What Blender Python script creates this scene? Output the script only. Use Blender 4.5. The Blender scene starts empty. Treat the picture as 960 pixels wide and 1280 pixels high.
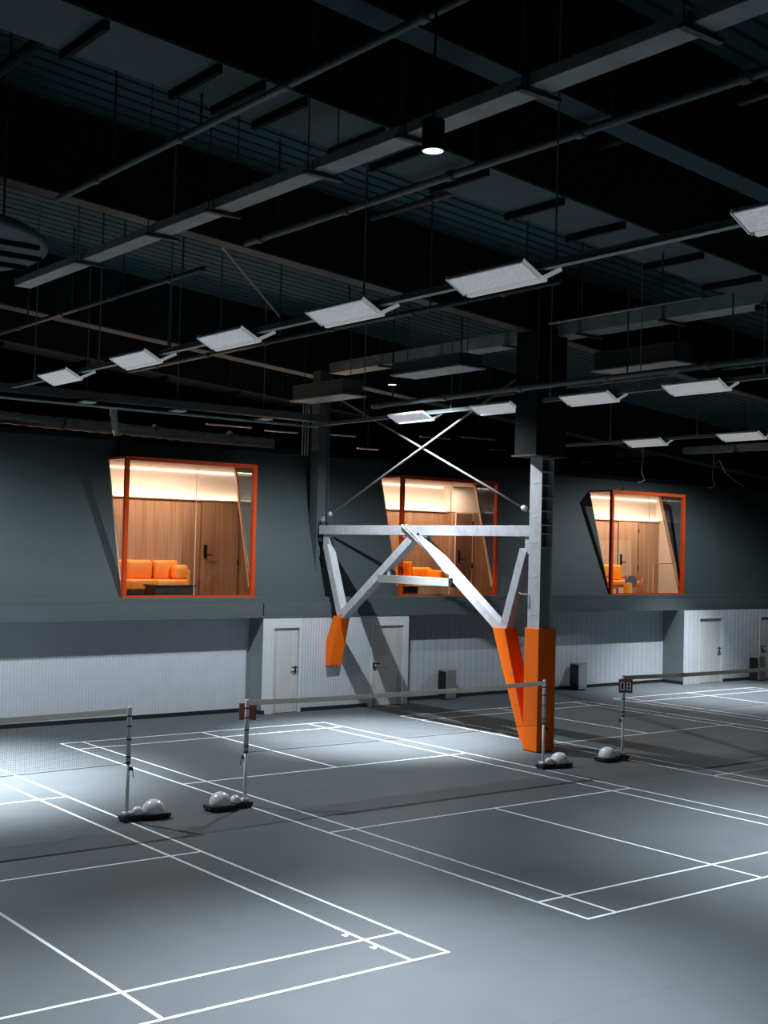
import bpy, bmesh, math, random
from mathutils import Vector, Matrix
random.seed(7)
SC = bpy.context.scene
COL = SC.collection

# ------------------------------------------------------------------ camera
cam = bpy.data.objects.new('camera', bpy.data.cameras.new('camera'))
COL.objects.link(cam)
cam.data.sensor_fit = 'HORIZONTAL'
cam.data.sensor_width = 36.0
cam.data.lens = 58.972
cam.data.clip_start = 0.1
cam.data.clip_end = 300
cam.matrix_world = Matrix(((0.7877, -0.0363, -0.6150, -9.9201),
                           (-0.6156, -0.0078, -0.7880, -9.0788),
                           (0.0238, 0.9993, -0.0285, 3.833),
                           (0, 0, 0, 1)))
SC.camera = cam

# ------------------------------------------------------------------ world, exposure
W = bpy.data.worlds.new('world')
SC.world = W
W.use_nodes = True
W.node_tree.nodes['Background'].inputs[0].default_value = (0.35, 0.75, 1.0, 1)
W.node_tree.nodes['Background'].inputs[1].default_value = 0.004
SC.view_settings.view_transform = 'Standard'
SC.view_settings.look = 'None'
SC.view_settings.exposure = 0.0
SC.view_settings.gamma = 1.0
SC.view_settings.use_curve_mapping = False
SC.cycles.use_denoising = True
SC.cycles.max_bounces = 8
SC.cycles.diffuse_bounces = 4
SC.cycles.glossy_bounces = 4
SC.cycles.transparent_max_bounces = 16
SC.cycles.sample_clamp_indirect = 4.0
SC.cycles.caustics_reflective = False
SC.cycles.caustics_refractive = False

COOL = (0.86, 0.94, 1.0)
WARM = (1.0, 0.72, 0.53)


def spot(name, loc, power, angle, blend, color=COOL, rad=0.03, aim=None):
    d = bpy.data.lights.new(name, 'SPOT')
    d.energy = power
    d.color = color
    d.spot_size = math.radians(angle)
    d.spot_blend = blend
    d.shadow_soft_size = rad
    o = bpy.data.objects.new(name, d)
    COL.objects.link(o)
    o.location = loc
    if aim is not None:
        v = Vector(aim) - Vector(loc)
        o.rotation_euler = v.to_track_quat('-Z', 'Y').to_euler()
    return o


# downlights: (x, y, z of the lens), core watts, wide-beam watts; each has a bright core and a wide soft skirt
DL = [(-3.25, -1.08, 7.15), (5.95, 11.08, 7.17), (-3.55, 11.30, 7.16), (6.05, -1.08, 7.15), (19.40, 12.30, 7.15)]
LP = [(8200, 360), (13500, 1750), (21000, 2400), (8500, 130), (8800, 1050)]
for p, (w1, w2), a1 in zip(DL, LP, (70, 56, 70, 86, 70)):
    spot('downlight_core_lamp', (p[0], p[1], p[2] - 0.02), w1, a1, 1.0)
    spot('downlight_skirt_lamp', (p[0], p[1], p[2] - 0.021), w2, 154 if w1 == 13500 else 160, 0.5)


def area(name, loc, rot, sx, sy, power, color):
    d = bpy.data.lights.new(name, 'AREA')
    d.shape = 'RECTANGLE'
    d.size, d.size_y = sx, sy
    d.energy = power
    d.color = color
    o = bpy.data.objects.new(name, d)
    COL.objects.link(o)
    o.location = loc
    o.rotation_euler = rot
    return o


for cx, dx in ((3.6, 3.6), (11.9, 3.6), (20.1, 3.6)):      # added fill under each lounge ceiling, brightening the furniture
    area('lounge_lamp', (cx, 17.2, 5.57), (0, 0, 0), dx, 0.4, 118, WARM)
area('roof_void_lamp', (5, 18.6, 6.2), (math.pi + 0.55, 0, 0), 14, 0.3, 95, WARM)   # added unseen fill behind the wall, warming the far girders


# ------------------------------------------------------------------ materials
def mat(name, color, rough=0.6, metal=0.0, noise=0.0, nscale=6.0, bump=0.0, bscale=60.0, spec=0.5, emit=None, estr=0.0, stretch=None):
    m = bpy.data.materials.new(name)
    m.use_nodes = True
    nt = m.node_tree
    b = nt.nodes['Principled BSDF']
    b.inputs['Base Color'].default_value = (*color, 1)
    b.inputs['Roughness'].default_value = rough
    b.inputs['Metallic'].default_value = metal
    b.inputs['Specular IOR Level'].default_value = spec
    tc = nt.nodes.new('ShaderNodeTexCoord')
    mp = nt.nodes.new('ShaderNodeMapping')
    nt.links.new(tc.outputs['Object'], mp.inputs['Vector'])
    if stretch:
        mp.inputs['Scale'].default_value = stretch
    if noise > 0:
        n = nt.nodes.new('ShaderNodeTexNoise')
        n.inputs['Scale'].default_value = nscale
        n.inputs['Detail'].default_value = 6
        nt.links.new(mp.outputs[0], n.inputs['Vector'])
        r = nt.nodes.new('ShaderNodeMapRange')
        r.inputs[1].default_value = 0.25
        r.inputs[2].default_value = 0.75
        r.inputs[3].default_value = 1 - noise
        r.inputs[4].default_value = 1 + noise
        nt.links.new(n.outputs['Fac'], r.inputs[0])
        mx = nt.nodes.new('ShaderNodeVectorMath')
        mx.operation = 'SCALE'
        mx.inputs[0].default_value = color
        nt.links.new(r.outputs[0], mx.inputs['Scale'])
        nt.links.new(mx.outputs[0], b.inputs['Base Color'])
    if bump > 0:
        n2 = nt.nodes.new('ShaderNodeTexNoise')
        n2.inputs['Scale'].default_value = bscale
        nt.links.new(mp.outputs[0], n2.inputs['Vector'])
        bp = nt.nodes.new('ShaderNodeBump')
        bp.inputs['Strength'].default_value = bump
        bp.inputs['Distance'].default_value = 0.01
        nt.links.new(n2.outputs['Fac'], bp.inputs['Height'])
        nt.links.new(bp.outputs[0], b.inputs['Normal'])
    if emit:
        b.inputs['Emission Color'].default_value = (*emit, 1)
        b.inputs['Emission Strength'].default_value = estr
    return m


def sr(r, g, b):
    f = lambda c: (c / 255 / 12.92) if c <= 10 else ((c / 255 + 0.055) / 1.055) ** 2.4
    return (f(r), f(g), f(b))


def floor_mat():
    m = mat('sports_vinyl', (0.084, 0.094, 0.102), rough=0.46, noise=0.07, nscale=0.9, spec=0.12)
    nt = m.node_tree
    b = nt.nodes['Principled BSDF']
    base = b.inputs['Base Color'].links[0].from_socket
    tc = nt.nodes['Texture Coordinate']
    sp = nt.nodes.new('ShaderNodeSeparateXYZ')
    nt.links.new(tc.outputs['Object'], sp.inputs[0])
    last = base

    def seam(out, off, period, dark):
        nonlocal last
        a = nt.nodes.new('ShaderNodeMath'); a.operation = 'ADD'; a.inputs[1].default_value = off + 400 * period
        nt.links.new(out, a.inputs[0])
        d = nt.nodes.new('ShaderNodeMath'); d.operation = 'MODULO'; d.inputs[1].default_value = period
        nt.links.new(a.outputs[0], d.inputs[0])
        c = nt.nodes.new('ShaderNodeMath'); c.operation = 'LESS_THAN'; c.inputs[1].default_value = 0.010
        nt.links.new(d.outputs[0], c.inputs[0])
        mx = nt.nodes.new('ShaderNodeMix'); mx.data_type = 'RGBA'
        k = nt.nodes.new('ShaderNodeMath'); k.operation = 'MULTIPLY'; k.inputs[1].default_value = dark
        nt.links.new(c.outputs[0], k.inputs[0])
        nt.links.new(k.outputs[0], mx.inputs['Factor'])
        nt.links.new(last, mx.inputs['A'])
        mx.inputs['B'].default_value = (0.03, 0.033, 0.036, 1)
        last = mx.outputs['Result']
    seam(sp.outputs['Y'], 0.03, 1.8, 0.35)
    seam(sp.outputs['X'], 0.9, 12.0, 0.2)
    nt.links.new(last, b.inputs['Base Color'])
    # fine wear in the gloss
    n = nt.nodes.new('ShaderNodeTexNoise'); n.inputs['Scale'].default_value = 2.2; n.inputs['Detail'].default_value = 8
    nt.links.new(tc.outputs['Object'], n.inputs['Vector'])
    r = nt.nodes.new('ShaderNodeMapRange'); r.inputs[3].default_value = 0.36; r.inputs[4].default_value = 0.50
    nt.links.new(n.outputs['Fac'], r.inputs[0])
    df = nt.nodes.new('ShaderNodeBsdfDiffuse')
    gl = nt.nodes.new('ShaderNodeBsdfGlossy')
    mx = nt.nodes.new('ShaderNodeMixShader'); mx.inputs[0].default_value = 0.045
    nt.links.new(last, df.inputs['Color'])
    nt.links.new(r.outputs[0], gl.inputs['Roughness'])
    nt.links.new(df.outputs[0], mx.inputs[1]); nt.links.new(gl.outputs[0], mx.inputs[2])
    out = [q for q in nt.nodes if q.type == 'OUTPUT_MATERIAL'][0]
    nt.links.new(mx.outputs[0], out.inputs['Surface'])
    return m


def rib_mat(name, color, axis='X', period=0.075, depth=0.16, rough=0.55):
    m = mat(name, color, rough=rough, noise=0.04, nscale=3)
    nt = m.node_tree
    b = nt.nodes['Principled BSDF']
    tc = nt.nodes['Texture Coordinate']
    sp = nt.nodes.new('ShaderNodeSeparateXYZ')
    nt.links.new(tc.outputs['Object'], sp.inputs[0])
    a = nt.nodes.new('ShaderNodeMath'); a.operation = 'MULTIPLY'; a.inputs[1].default_value = 2 * math.pi / period
    nt.links.new(sp.outputs[axis], a.inputs[0])
    s = nt.nodes.new('ShaderNodeMath'); s.operation = 'SINE'
    nt.links.new(a.outputs[0], s.inputs[0])
    bp = nt.nodes.new('ShaderNodeBump'); bp.inputs['Strength'].default_value = depth; bp.inputs['Distance'].default_value = 0.012
    nt.links.new(s.outputs[0], bp.inputs['Height'])
    nt.links.new(bp.outputs[0], b.inputs['Normal'])
    # groove shade put into the colour: darker line in each groove
    l = nt.nodes.new('ShaderNodeMapRange'); l.inputs[1].default_value = -1; l.inputs[2].default_value = -0.4
    l.inputs[3].default_value = 0.86; l.inputs[4].default_value = 1.0
    nt.links.new(s.outputs[0], l.inputs[0])
    src = b.inputs['Base Color'].links[0].from_socket
    mx = nt.nodes.new('ShaderNodeVectorMath'); mx.operation = 'SCALE'
    nt.links.new(src, mx.inputs[0]); nt.links.new(l.outputs[0], mx.inputs['Scale'])
    nt.links.new(mx.outputs[0], b.inputs['Base Color'])
    return m


def wood_mat(name, c1, c2, rough=0.45):
    m = mat(name, c1, rough=rough)
    nt = m.node_tree
    b = nt.nodes['Principled BSDF']
    mp = nt.nodes['Mapping']
    mp.inputs['Scale'].default_value = (9.0, 9.0, 0.35)
    n = nt.nodes.new('ShaderNodeTexNoise'); n.inputs['Scale'].default_value = 1.6; n.inputs['Detail'].default_value = 7
    nt.links.new(mp.outputs[0], n.inputs['Vector'])
    cr = nt.nodes.new('ShaderNodeValToRGB')
    cr.color_ramp.elements[0].position = 0.32; cr.color_ramp.elements[0].color = (*c2, 1)
    cr.color_ramp.elements[1].position = 0.66; cr.color_ramp.elements[1].color = (*c1, 1)
    nt.links.new(n.outputs['Fac'], cr.inputs[0])
    nt.links.new(cr.outputs[0], b.inputs['Base Color'])
    return m


def glass_mat():
    m = bpy.data.materials.new('clear_glass')
    m.use_nodes = True
    nt = m.node_tree
    nt.nodes.clear()
    out = nt.nodes.new('ShaderNodeOutputMaterial')
    mix = nt.nodes.new('ShaderNodeMixShader')
    tr = nt.nodes.new('ShaderNodeBsdfTransparent'); tr.inputs[0].default_value = (0.95, 0.97, 0.96, 1)
    gl = nt.nodes.new('ShaderNodeBsdfGlossy'); gl.inputs['Roughness'].default_value = 0.0
    lw = nt.nodes.new('ShaderNodeLayerWeight'); lw.inputs[0].default_value = 0.5
    pw = nt.nodes.new('ShaderNodeMath'); pw.operation = 'POWER'; pw.inputs[1].default_value = 4.0
    nt.links.new(lw.outputs['Facing'], pw.inputs[0])
    fr = nt.nodes.new('ShaderNodeMapRange'); fr.inputs[3].default_value = 0.006; fr.inputs[4].default_value = 0.95
    nt.links.new(pw.outputs[0], fr.inputs[0])
    nt.links.new(fr.outputs[0], mix.inputs[0]); nt.links.new(tr.outputs[0], mix.inputs[1]); nt.links.new(gl.outputs[0], mix.inputs[2])
    nt.links.new(mix.outputs[0], out.inputs[0])
    return m


def louvre_mat():
    m = mat('louvre', (0.62, 0.64, 0.67), rough=0.5)
    nt = m.node_tree
    b = nt.nodes['Principled BSDF']
    tc = nt.nodes['Texture Coordinate']
    v = nt.nodes.new('ShaderNodeTexVoronoi'); v.inputs['Scale'].default_value = 42
    nt.links.new(tc.outputs['Object'], v.inputs['Vector'])
    r = nt.nodes.new('ShaderNodeMapRange'); r.inputs[1].default_value = 0.1; r.inputs[2].default_value = 0.6
    r.inputs[3].default_value = 1.15; r.inputs[4].default_value = 0.65
    nt.links.new(v.outputs['Distance'], r.inputs[0])
    k = nt.nodes.new('ShaderNodeMath'); k.operation = 'MULTIPLY'; k.inputs[1].default_value = 0.30
    nt.links.new(r.outputs[0], k.inputs[0])
    b.inputs['Emission Color'].default_value = (0.95, 0.97, 1.0, 1)
    nt.links.new(k.outputs[0], b.inputs['Emission Strength'])
    return m


def tape_mat():
    m = mat('net_tape', (0.50, 0.50, 0.48), rough=0.8)
    nt = m.node_tree
    out = [n for n in nt.nodes if n.type == 'OUTPUT_MATERIAL'][0]
    tl = nt.nodes.new('ShaderNodeBsdfTranslucent'); tl.inputs[0].default_value = (0.55, 0.55, 0.52, 1)
    mx = nt.nodes.new('ShaderNodeMixShader'); mx.inputs[0].default_value = 0.55
    nt.links.new(nt.nodes['Principled BSDF'].outputs[0], mx.inputs[1]); nt.links.new(tl.outputs[0], mx.inputs[2])
    nt.links.new(mx.outputs[0], out.inputs['Surface'])
    return m


M = {
    'floor': floor_mat(),
    'line': mat('white_line_paint', (0.66, 0.68, 0.70), rough=0.8, noise=0.05, nscale=8, spec=0.1),
    'green': mat('grey_green_wall_paint', (0.046, 0.061, 0.064), rough=0.75, noise=0.05, nscale=2, bump=0.05),
    'fascia': mat('grey_green_metal', (0.070, 0.088, 0.092), rough=0.6, noise=0.04, spec=0.3),
    'return': mat('grey_green_return', (0.20, 0.23, 0.235), rough=0.65, noise=0.04),
    'panel': rib_mat('ribbed_white_panel', (0.46, 0.49, 0.53)),
    'panel_wide': rib_mat('boarded_white_panel', (0.46, 0.49, 0.53), period=0.20),
    'white': mat('white_laminate', (0.52, 0.535, 0.555), rough=0.5, noise=0.03),
    'door': wood_mat('pale_ash_laminate', (0.50, 0.495, 0.49), (0.43, 0.42, 0.41), 0.5),
    'black': mat('black_skirting', (0.008, 0.010, 0.012), rough=0.5),
    'deck': mat('roof_deck_black', (0.036, 0.072, 0.082), rough=0.8, noise=0.15, nscale=1.5, spec=0.15),
    'girder': mat('girder_black_paint', (0.007, 0.010, 0.012), rough=0.8, noise=0.1, spec=0.12),
    'soffit': mat('grey_soffit_sheet', (0.075, 0.108, 0.112), rough=0.7, noise=0.12, nscale=2, spec=0.2),
    'flange': mat('primed_flange', (0.05, 0.058, 0.06), rough=0.6, noise=0.1, spec=0.3),
    'galv': mat('galvanised_sheet', (0.29, 0.33, 0.33), rough=0.5, metal=0.15, noise=0.22, nscale=3),
    'pipe': mat('grey_pipe', (0.09, 0.115, 0.12), rough=0.5, noise=0.1),
    'darkpipe': mat('dark_conduit', (0.04, 0.048, 0.052), rough=0.5),
    'wire': mat('steel_wire', (0.22, 0.22, 0.22), rough=0.4, metal=0.3),
    'foil': mat('foil_duct', (0.55, 0.55, 0.55), rough=0.35, metal=0.35, noise=0.2, nscale=5, bump=0.6, bscale=9),
    'alu': mat('white_aluminium', (0.50, 0.52, 0.54), rough=0.45, noise=0.03),
    'diffuser': mat('diffuser_lip', (0.66, 0.68, 0.70), rough=0.5, emit=(0.95, 0.97, 1.0), estr=0.22),  # glow added to the spine lip in place of bounced light
    'endcap': mat('translucent_end_cap', (0.5, 0.54, 0.58), rough=0.5, emit=(0.85, 0.94, 1.0), estr=0.20),  # wing ends given a glow that stands in for floor bounce
    'alushade': mat('grey_aluminium', (0.26, 0.30, 0.34), rough=0.5),
    'louvre': louvre_mat(),
    'dl_body': mat('black_lamp_body', (0.004, 0.004, 0.005), rough=0.5),
    'dl_lens': mat('lamp_lens', (0.8, 0.8, 0.8), rough=0.4, emit=(0.93, 0.96, 1.0), estr=2.2),
    'steel': mat('white_painted_steel', (0.42, 0.43, 0.455), rough=0.7, noise=0.14, nscale=7, bump=0.1, bscale=30),
    'rod': mat('painted_rod', (0.26, 0.27, 0.28), rough=0.6),
    'housing': mat('grey_housing', (0.22, 0.225, 0.225), rough=0.6),
    'steelshade': mat('grey_painted_steel', (0.60, 0.66, 0.68), rough=0.6, noise=0.08, nscale=5),  # brightened copy of the white steel, making up for missing bounce light
    'pad': mat('orange_padding', (0.90, 0.150, 0.004), rough=0.6, bump=0.08, bscale=12, spec=0.2),
    'orange': mat('orange_frame_paint', (0.46, 0.050, 0.006), rough=0.55, spec=0.12),
    'glass': glass_mat(),
    'silver': mat('brushed_steel', (0.42, 0.42, 0.42), rough=0.35, metal=0.7, noise=0.06, stretch=(30, 30, 1)),
    'tape': tape_mat(),
    'cord': mat('net_cord', (0.06, 0.055, 0.05), rough=0.8),
    'post': mat('post_grey', (0.66, 0.69, 0.71), rough=0.45, metal=0.0, noise=0.04),
    'rubber': mat('black_rubber', (0.006, 0.008, 0.009), rough=0.5),
    'dome': mat('white_glossy_cover', (0.62, 0.65, 0.67), rough=0.22, noise=0.02),
    'board': mat('brown_board', (0.16, 0.065, 0.045), rough=0.6),
    'boardred': mat('red_brown_board', (0.30, 0.085, 0.055), rough=0.6),
    'digit': mat('cream_digit', (0.80, 0.76, 0.70), rough=0.6),
    'wood': wood_mat('walnut_panel', (0.42, 0.245, 0.150), (0.28, 0.155, 0.09)),
    'woodlight': wood_mat('light_walnut_panel', (0.55, 0.37, 0.26), (0.41, 0.265, 0.175)),
    'wooddark': wood_mat('dark_walnut_door', (0.20, 0.10, 0.06), (0.12, 0.06, 0.035)),
    'woodtable': wood_mat('oak_box', (0.45, 0.27, 0.16), (0.36, 0.20, 0.12)),
    'beige': mat('warm_white_plaster', (0.70, 0.63, 0.575), rough=0.8),
    'leather': mat('orange_leather', (0.80, 0.235, 0.030), rough=0.45, noise=0.06, nscale=4),
    'leather2': mat('bright_orange_leather', (0.95, 0.30, 0.01), rough=0.45, noise=0.06, nscale=4),
    'led': mat('led_strip', (1, 0.9, 0.8), emit=(1.0, 0.76, 0.56), estr=13.0),
    'led_soft': mat('led_strip_soft', (1, 0.9, 0.8), emit=(1.0, 0.76, 0.56), estr=4.0),
    'dark_gloss': mat('black_gloss', (0.006, 0.009, 0.010), rough=0.12),
    'chairwood': mat('red_oak', (0.38, 0.13, 0.05), rough=0.4),
    'yellow': mat('yellow_lacquer', (0.80, 0.33, 0.03), rough=0.4),
    'greytop': mat('slate_grey', (0.10, 0.105, 0.11), rough=0.5),
    'bronze': mat('dark_bronze', (0.03, 0.022, 0.018), rough=0.35, metal=0.6),
    'railmetal': mat('pale_rail', (0.75, 0.62, 0.50), rough=0.4),
}

# ------------------------------------------------------------------ geometry helpers


class B(object):
    """collects shapes in one bmesh"""
    def __init__(s):
        s.bm = bmesh.new()

    def hexa(s, v8):
        v = [s.bm.verts.new(p) for p in v8]
        for f in ((0, 3, 2, 1), (4, 5, 6, 7), (0, 1, 5, 4), (1, 2, 6, 5), (2, 3, 7, 6), (3, 0, 4, 7)):
            s.bm.faces.new([v[i] for i in f])
        return v

    def box(s, x0, x1, y0, y1, z0, z1, bev=0.0, seg=2):
        v = s.hexa([(x0, y0, z0), (x1, y0, z0), (x1, y1, z0), (x0, y1, z0), (x0, y0, z1), (x1, y0, z1), (x1, y1, z1), (x0, y1, z1)])
        if bev > 0:
            s._bev(v, bev, seg)
        return s

    def _bev(s, v, bev, seg):
        vs = set(v)
        ed = [e for e in s.bm.edges if e.verts[0] in vs and e.verts[1] in vs]
        bmesh.ops.bevel(s.bm, geom=ed, offset=bev, segments=seg, affect='EDGES', profile=0.5)

    def beam(s, p, q, w, h, side=None, bev=0.0):
        """box from p to q; w across 'side' direction, h across the third"""
        p, q = Vector(p), Vector(q)
        d = (q - p).normalized()
        sd = Vector(side) if side else (d.cross(Vector((0, 0, 1))) if abs(d.z) < 0.99 else Vector((1, 0, 0)))
        sd = (sd - d * sd.dot(d)).normalized()
        t = d.cross(sd)
        c = []
        for e in (p, q):
            for a, b in ((-1, -1), (1, -1), (1, 1), (-1, 1)):
                c.append(e + sd * (a * w / 2) + t * (b * h / 2))
        v = s.hexa(c)
        if bev > 0:
            s._bev(v, bev, 2)
        return s

    def tube(s, pts, r, n=8):
        pts = [Vector(p) for p in pts]
        rings = []
        up = None
        for i, p in enumerate(pts):
            d = (pts[min(i + 1, len(pts) - 1)] - pts[max(i - 1, 0)]).normalized()
            if up is None:
                up = d.orthogonal().normalized()
            up = (up - d * up.dot(d)).normalized()
            w = d.cross(up)
            rr = r[i] if isinstance(r, (list, tuple)) else r
            rings.append([s.bm.verts.new(p + (up * math.cos(2 * math.pi * k / n) + w * math.sin(2 * math.pi * k / n)) * rr) for k in range(n)])
        for a, b in zip(rings, rings[1:]):
            for k in range(n):
                f = s.bm.faces.new((a[k], a[(k + 1) % n], b[(k + 1) % n], b[k]))
                f.smooth = n > 6
        s.bm.faces.new(rings[0][::-1])
        s.bm.faces.new(rings[-1])
        return s

    def lathe(s, prof, c=(0, 0, 0), n=24):
        rings = []
        for r, z in prof:
            if r < 1e-6:
                rings.append([s.bm.verts.new((c[0], c[1], c[2] + z))])
            else:
                rings.append([s.bm.verts.new((c[0] + r * math.cos(2 * math.pi * k / n), c[1] + r * math.sin(2 * math.pi * k / n), c[2] + z)) for k in range(n)])
        for a, b in zip(rings, rings[1:]):
            for k in range(n):
                k2 = (k + 1) % n
                if len(a) == 1 and len(b) == 1:
                    continue
                if len(a) == 1:
                    f = s.bm.faces.new((a[0], b[k2], b[k]))
                elif len(b) == 1:
                    f = s.bm.faces.new((a[k], a[k2], b[0]))
                else:
                    f = s.bm.faces.new((a[k], a[k2], b[k2], b[k]))
                f.smooth = True
        return s

    def prism(s, poly, vec):
        """closed polygon (3-D points) swept along vec"""
        v = Vector(vec)
        a = [s.bm.verts.new(p) for p in poly]
        b = [s.bm.verts.new(Vector(p) + v) for p in poly]
        s.bm.faces.new(a[::-1])
        s.bm.faces.new(b)
        n = len(poly)
        for k in range(n):
            s.bm.faces.new((a[k], a[(k + 1) % n], b[(k + 1) % n], b[k]))
        return s

    def cushion(s, x0, x1, y0, y1, z0, z1, puff=0.03, bev=0.05):
        v = s.hexa([(x0, y0, z0), (x1, y0, z0), (x1, y1, z0), (x0, y1, z0), (x0, y0, z1), (x1, y0, z1), (x1, y1, z1), (x0, y1, z1)])
        vs = set(v)
        ed = [e for e in s.bm.edges if e.verts[0] in vs and e.verts[1] in vs]
        r = bmesh.ops.bevel(s.bm, geom=ed, offset=bev, segments=3, affect='EDGES', profile=0.5)
        for f in s.bm.faces:
            f.smooth = True
        return s


ROOT = {}


def finish(name, b, m, parent=None, local=False):
    bm = b.bm
    if parent is not None and not local:
        bmesh.ops.translate(bm, verts=bm.verts, vec=-ROOT[parent.name])
    bmesh.ops.recalc_face_normals(bm, faces=bm.faces)
    me = bpy.data.meshes.new(name)
    bm.to_mesh(me)
    bm.free()
    me.materials.append(m)
    o = bpy.data.objects.new(name, me)
    COL.objects.link(o)
    if parent is not None:
        o.parent = parent
        ROOT[o.name] = ROOT[parent.name]
    else:
        ROOT[o.name] = Vector((0, 0, 0))
    return o


def tag(o, label, cat, group=None):
    o['label'] = label
    o['category'] = cat
    if group:
        o['group'] = group
    return o


def thing(name, label, cat, loc, group=None):
    o = bpy.data.objects.new(name, None)
    COL.objects.link(o)
    o.location = loc
    o.empty_display_size = 0.1
    ROOT[o.name] = Vector(loc)
    return tag(o, label, cat, group)


def solo(name, b, m, label, cat, group=None):
    return tag(finish(name, b, m), label, cat, group)


def struct(name, b, m, label=None):
    o = finish(name, b, m)
    o['kind'] = 'structure'
    if label:
        o['label'] = label
    return o


def struct_empty(name, loc=(0, 0, 0)):
    o = bpy.data.objects.new(name, None)
    COL.objects.link(o)
    o.location = loc
    ROOT[o.name] = Vector(loc)
    o['kind'] = 'structure'
    return o


def dup(root, loc, label, group=None, rz=None):
    def cp(o, par):
        c = o.copy()
        COL.objects.link(c)
        if par is not None:
            c.parent = par
        for ch in list(o.children):
            cp(ch, c)
        return c
    r = cp(root, None)
    r.location = loc
    if rz is not None:
        r.rotation_euler = (0, 0, rz)
    r['label'] = label
    if group:
        r['group'] = group
    return r


# ------------------------------------------------------------------ floor and court lines
fl = struct('floor', B().box(-13, 34, -10.5, 26, -0.1, 0.0), M['floor'])
LW = 0.04


def court(x0, ticks=False):
    b = B()
    x1 = x0 + 6.10
    h = LW / 2

    k = [0]

    def ln(xa, xb, ya, yb):                       # each coat lies a hair above the one it crosses
        k[0] += 1
        b.box(xa, xb, ya, yb, 0.0003, 0.0018 + 0.00012 * k[0])
    for xc in (x0 + h, x0 + 0.46, x1 - 0.46, x1 - h):
        ln(xc - h, xc + h, 0, 13.4)
    for yc in (h, 0.76, 4.70, 8.70, 12.64, 13.4 - h):
        ln(x0, x1, yc - h, yc + h)
    xm = (x0 + x1) / 2
    ln(xm - h, xm + h, 0, 4.72)
    ln(xm - h, xm + h, 8.68, 13.4)
    if ticks:
        for yc in (0.53, 0.99):
            ln(x1 - 0.46 - 0.10, x1 - 0.46, yc - h, yc + h)
            ln(x1 - 0.46 - 0.10, x1 - 0.46 - 0.06, yc - 0.05, yc - h)
    return finish('court_lines', b, M['line'], fl)


for cx, tk in ((-8.0, True), (0.0, False), (8.22, False), (15.40, False)):
    court(cx, tk)

# ------------------------------------------------------------------ back wall of the hall
TY = lambda z: 15.42 + (z - 2.65) * 0.2843          # leaning upper wall
WX = [(2.18, 5.46), (9.72, 13.02), (17.47, 20.74)]   # window openings
ZT = 6.05
ZW = 5.64
b = B()


def slab(xa, xb, za, zb):
    t = 0.14
    b.hexa([(xa, TY(za), za), (xb, TY(za), za), (xb, TY(za) + t, za), (xa, TY(za) + t, za),
            (xa, TY(zb), zb), (xb, TY(zb), zb), (xb, TY(zb) + t, zb), (xa, TY(zb) + t, zb)])


xs = [-12.0, WX[0][0], WX[0][1], WX[1][0], WX[1][1], WX[2][0], WX[2][1], 22.9]
for i in range(len(xs) - 1):
    if i % 2 == 0:
        slab(xs[i], xs[i + 1], 2.64, ZT)
    else:
        slab(xs[i], xs[i + 1], ZW, ZT)
# the wall turns away at its right end
b.hexa([(22.9, TY(2.64), 2.64), (33, 15.9, 2.64), (33, 16.1, 2.64), (22.9, TY(2.64) + .14, 2.64),
        (22.9, TY(ZT), ZT), (33, 17.2, ZT), (33, 17.4, ZT), (22.9, TY(ZT) + .14, ZT)])
struct('wall_back', b, M['green'])
# capping angle along the top of the wall
struct('trim_1', B().box(-12, 33, 16.30, 16.50, ZT, ZT + 0.10), M['girder'])
# fascia over the low wall: a flat band with a shadow gap and joints
b = B()
js = [-12.0, -4.3, 5.55, 13.3, 21.9, 33]
for xa, xb in zip(js, js[1:]):
    b.box(xa + 0.012, xb - 0.012, 15.09, 15.44, 2.22, 2.52)
b.box(-12, 33, 15.17, 15.46, 2.50, 2.645)
b.box(-12, 33, 15.06, 15.9, 2.185, 2.225)
struct('trim_2', b, M['fascia'])

# low wall: two niches, two boxes with doors
Y1, Y2, YN1, YN2 = 15.08, 14.82, 15.68, 15.60
X1a, X1b, X2a = 5.55, 9.80, 20.10
struct('wall_left_niche', B().box(-12, X1a, YN1, YN1 + 0.1, 0, 2.2), M['panel'])
struct('wall_right_niche', B().box(X1b, X2a, YN2, YN2 + 0.1, 0, 2.2), M['panel_wide'])
bb = B()
bb.box(-12, X1a, YN1 - 0.015, YN1, 0, 0.09).box(X1b, X2a, YN2 - 0.015, YN2, 0, 0.09)
bb.box(X1a - 0.018, X1a - 0.006, Y1, YN1, 0, 0.09).box(X2a - 0.018, X2a - 0.006, Y2, YN2, 0, 0.09)
bb.box(X1a, 5.62, Y1 - 0.012, Y1, 0, 0.09).box(6.62, 8.56, Y1 - 0.012, Y1, 0, 0.09).box(21.98, 23.75, Y2 - 0.012, Y2, 0, 0.09).box(25.0, 33, Y2 - 0.012, Y2, 0, 0.09)
struct('baseboard_back', bb, M['black'])
# returns (painted like the wall)
struct('trim_3', B().box(X1a - 0.006, X1a + 0.05, Y1 + .004, YN1 + 0.1, 0, 2.184), M['return'])
struct('trim_4', B().box(X2a - 0.006, X2a + 0.05, Y2 + .004, YN2 + 0.1, 0, 2.184), M['return'])
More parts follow.
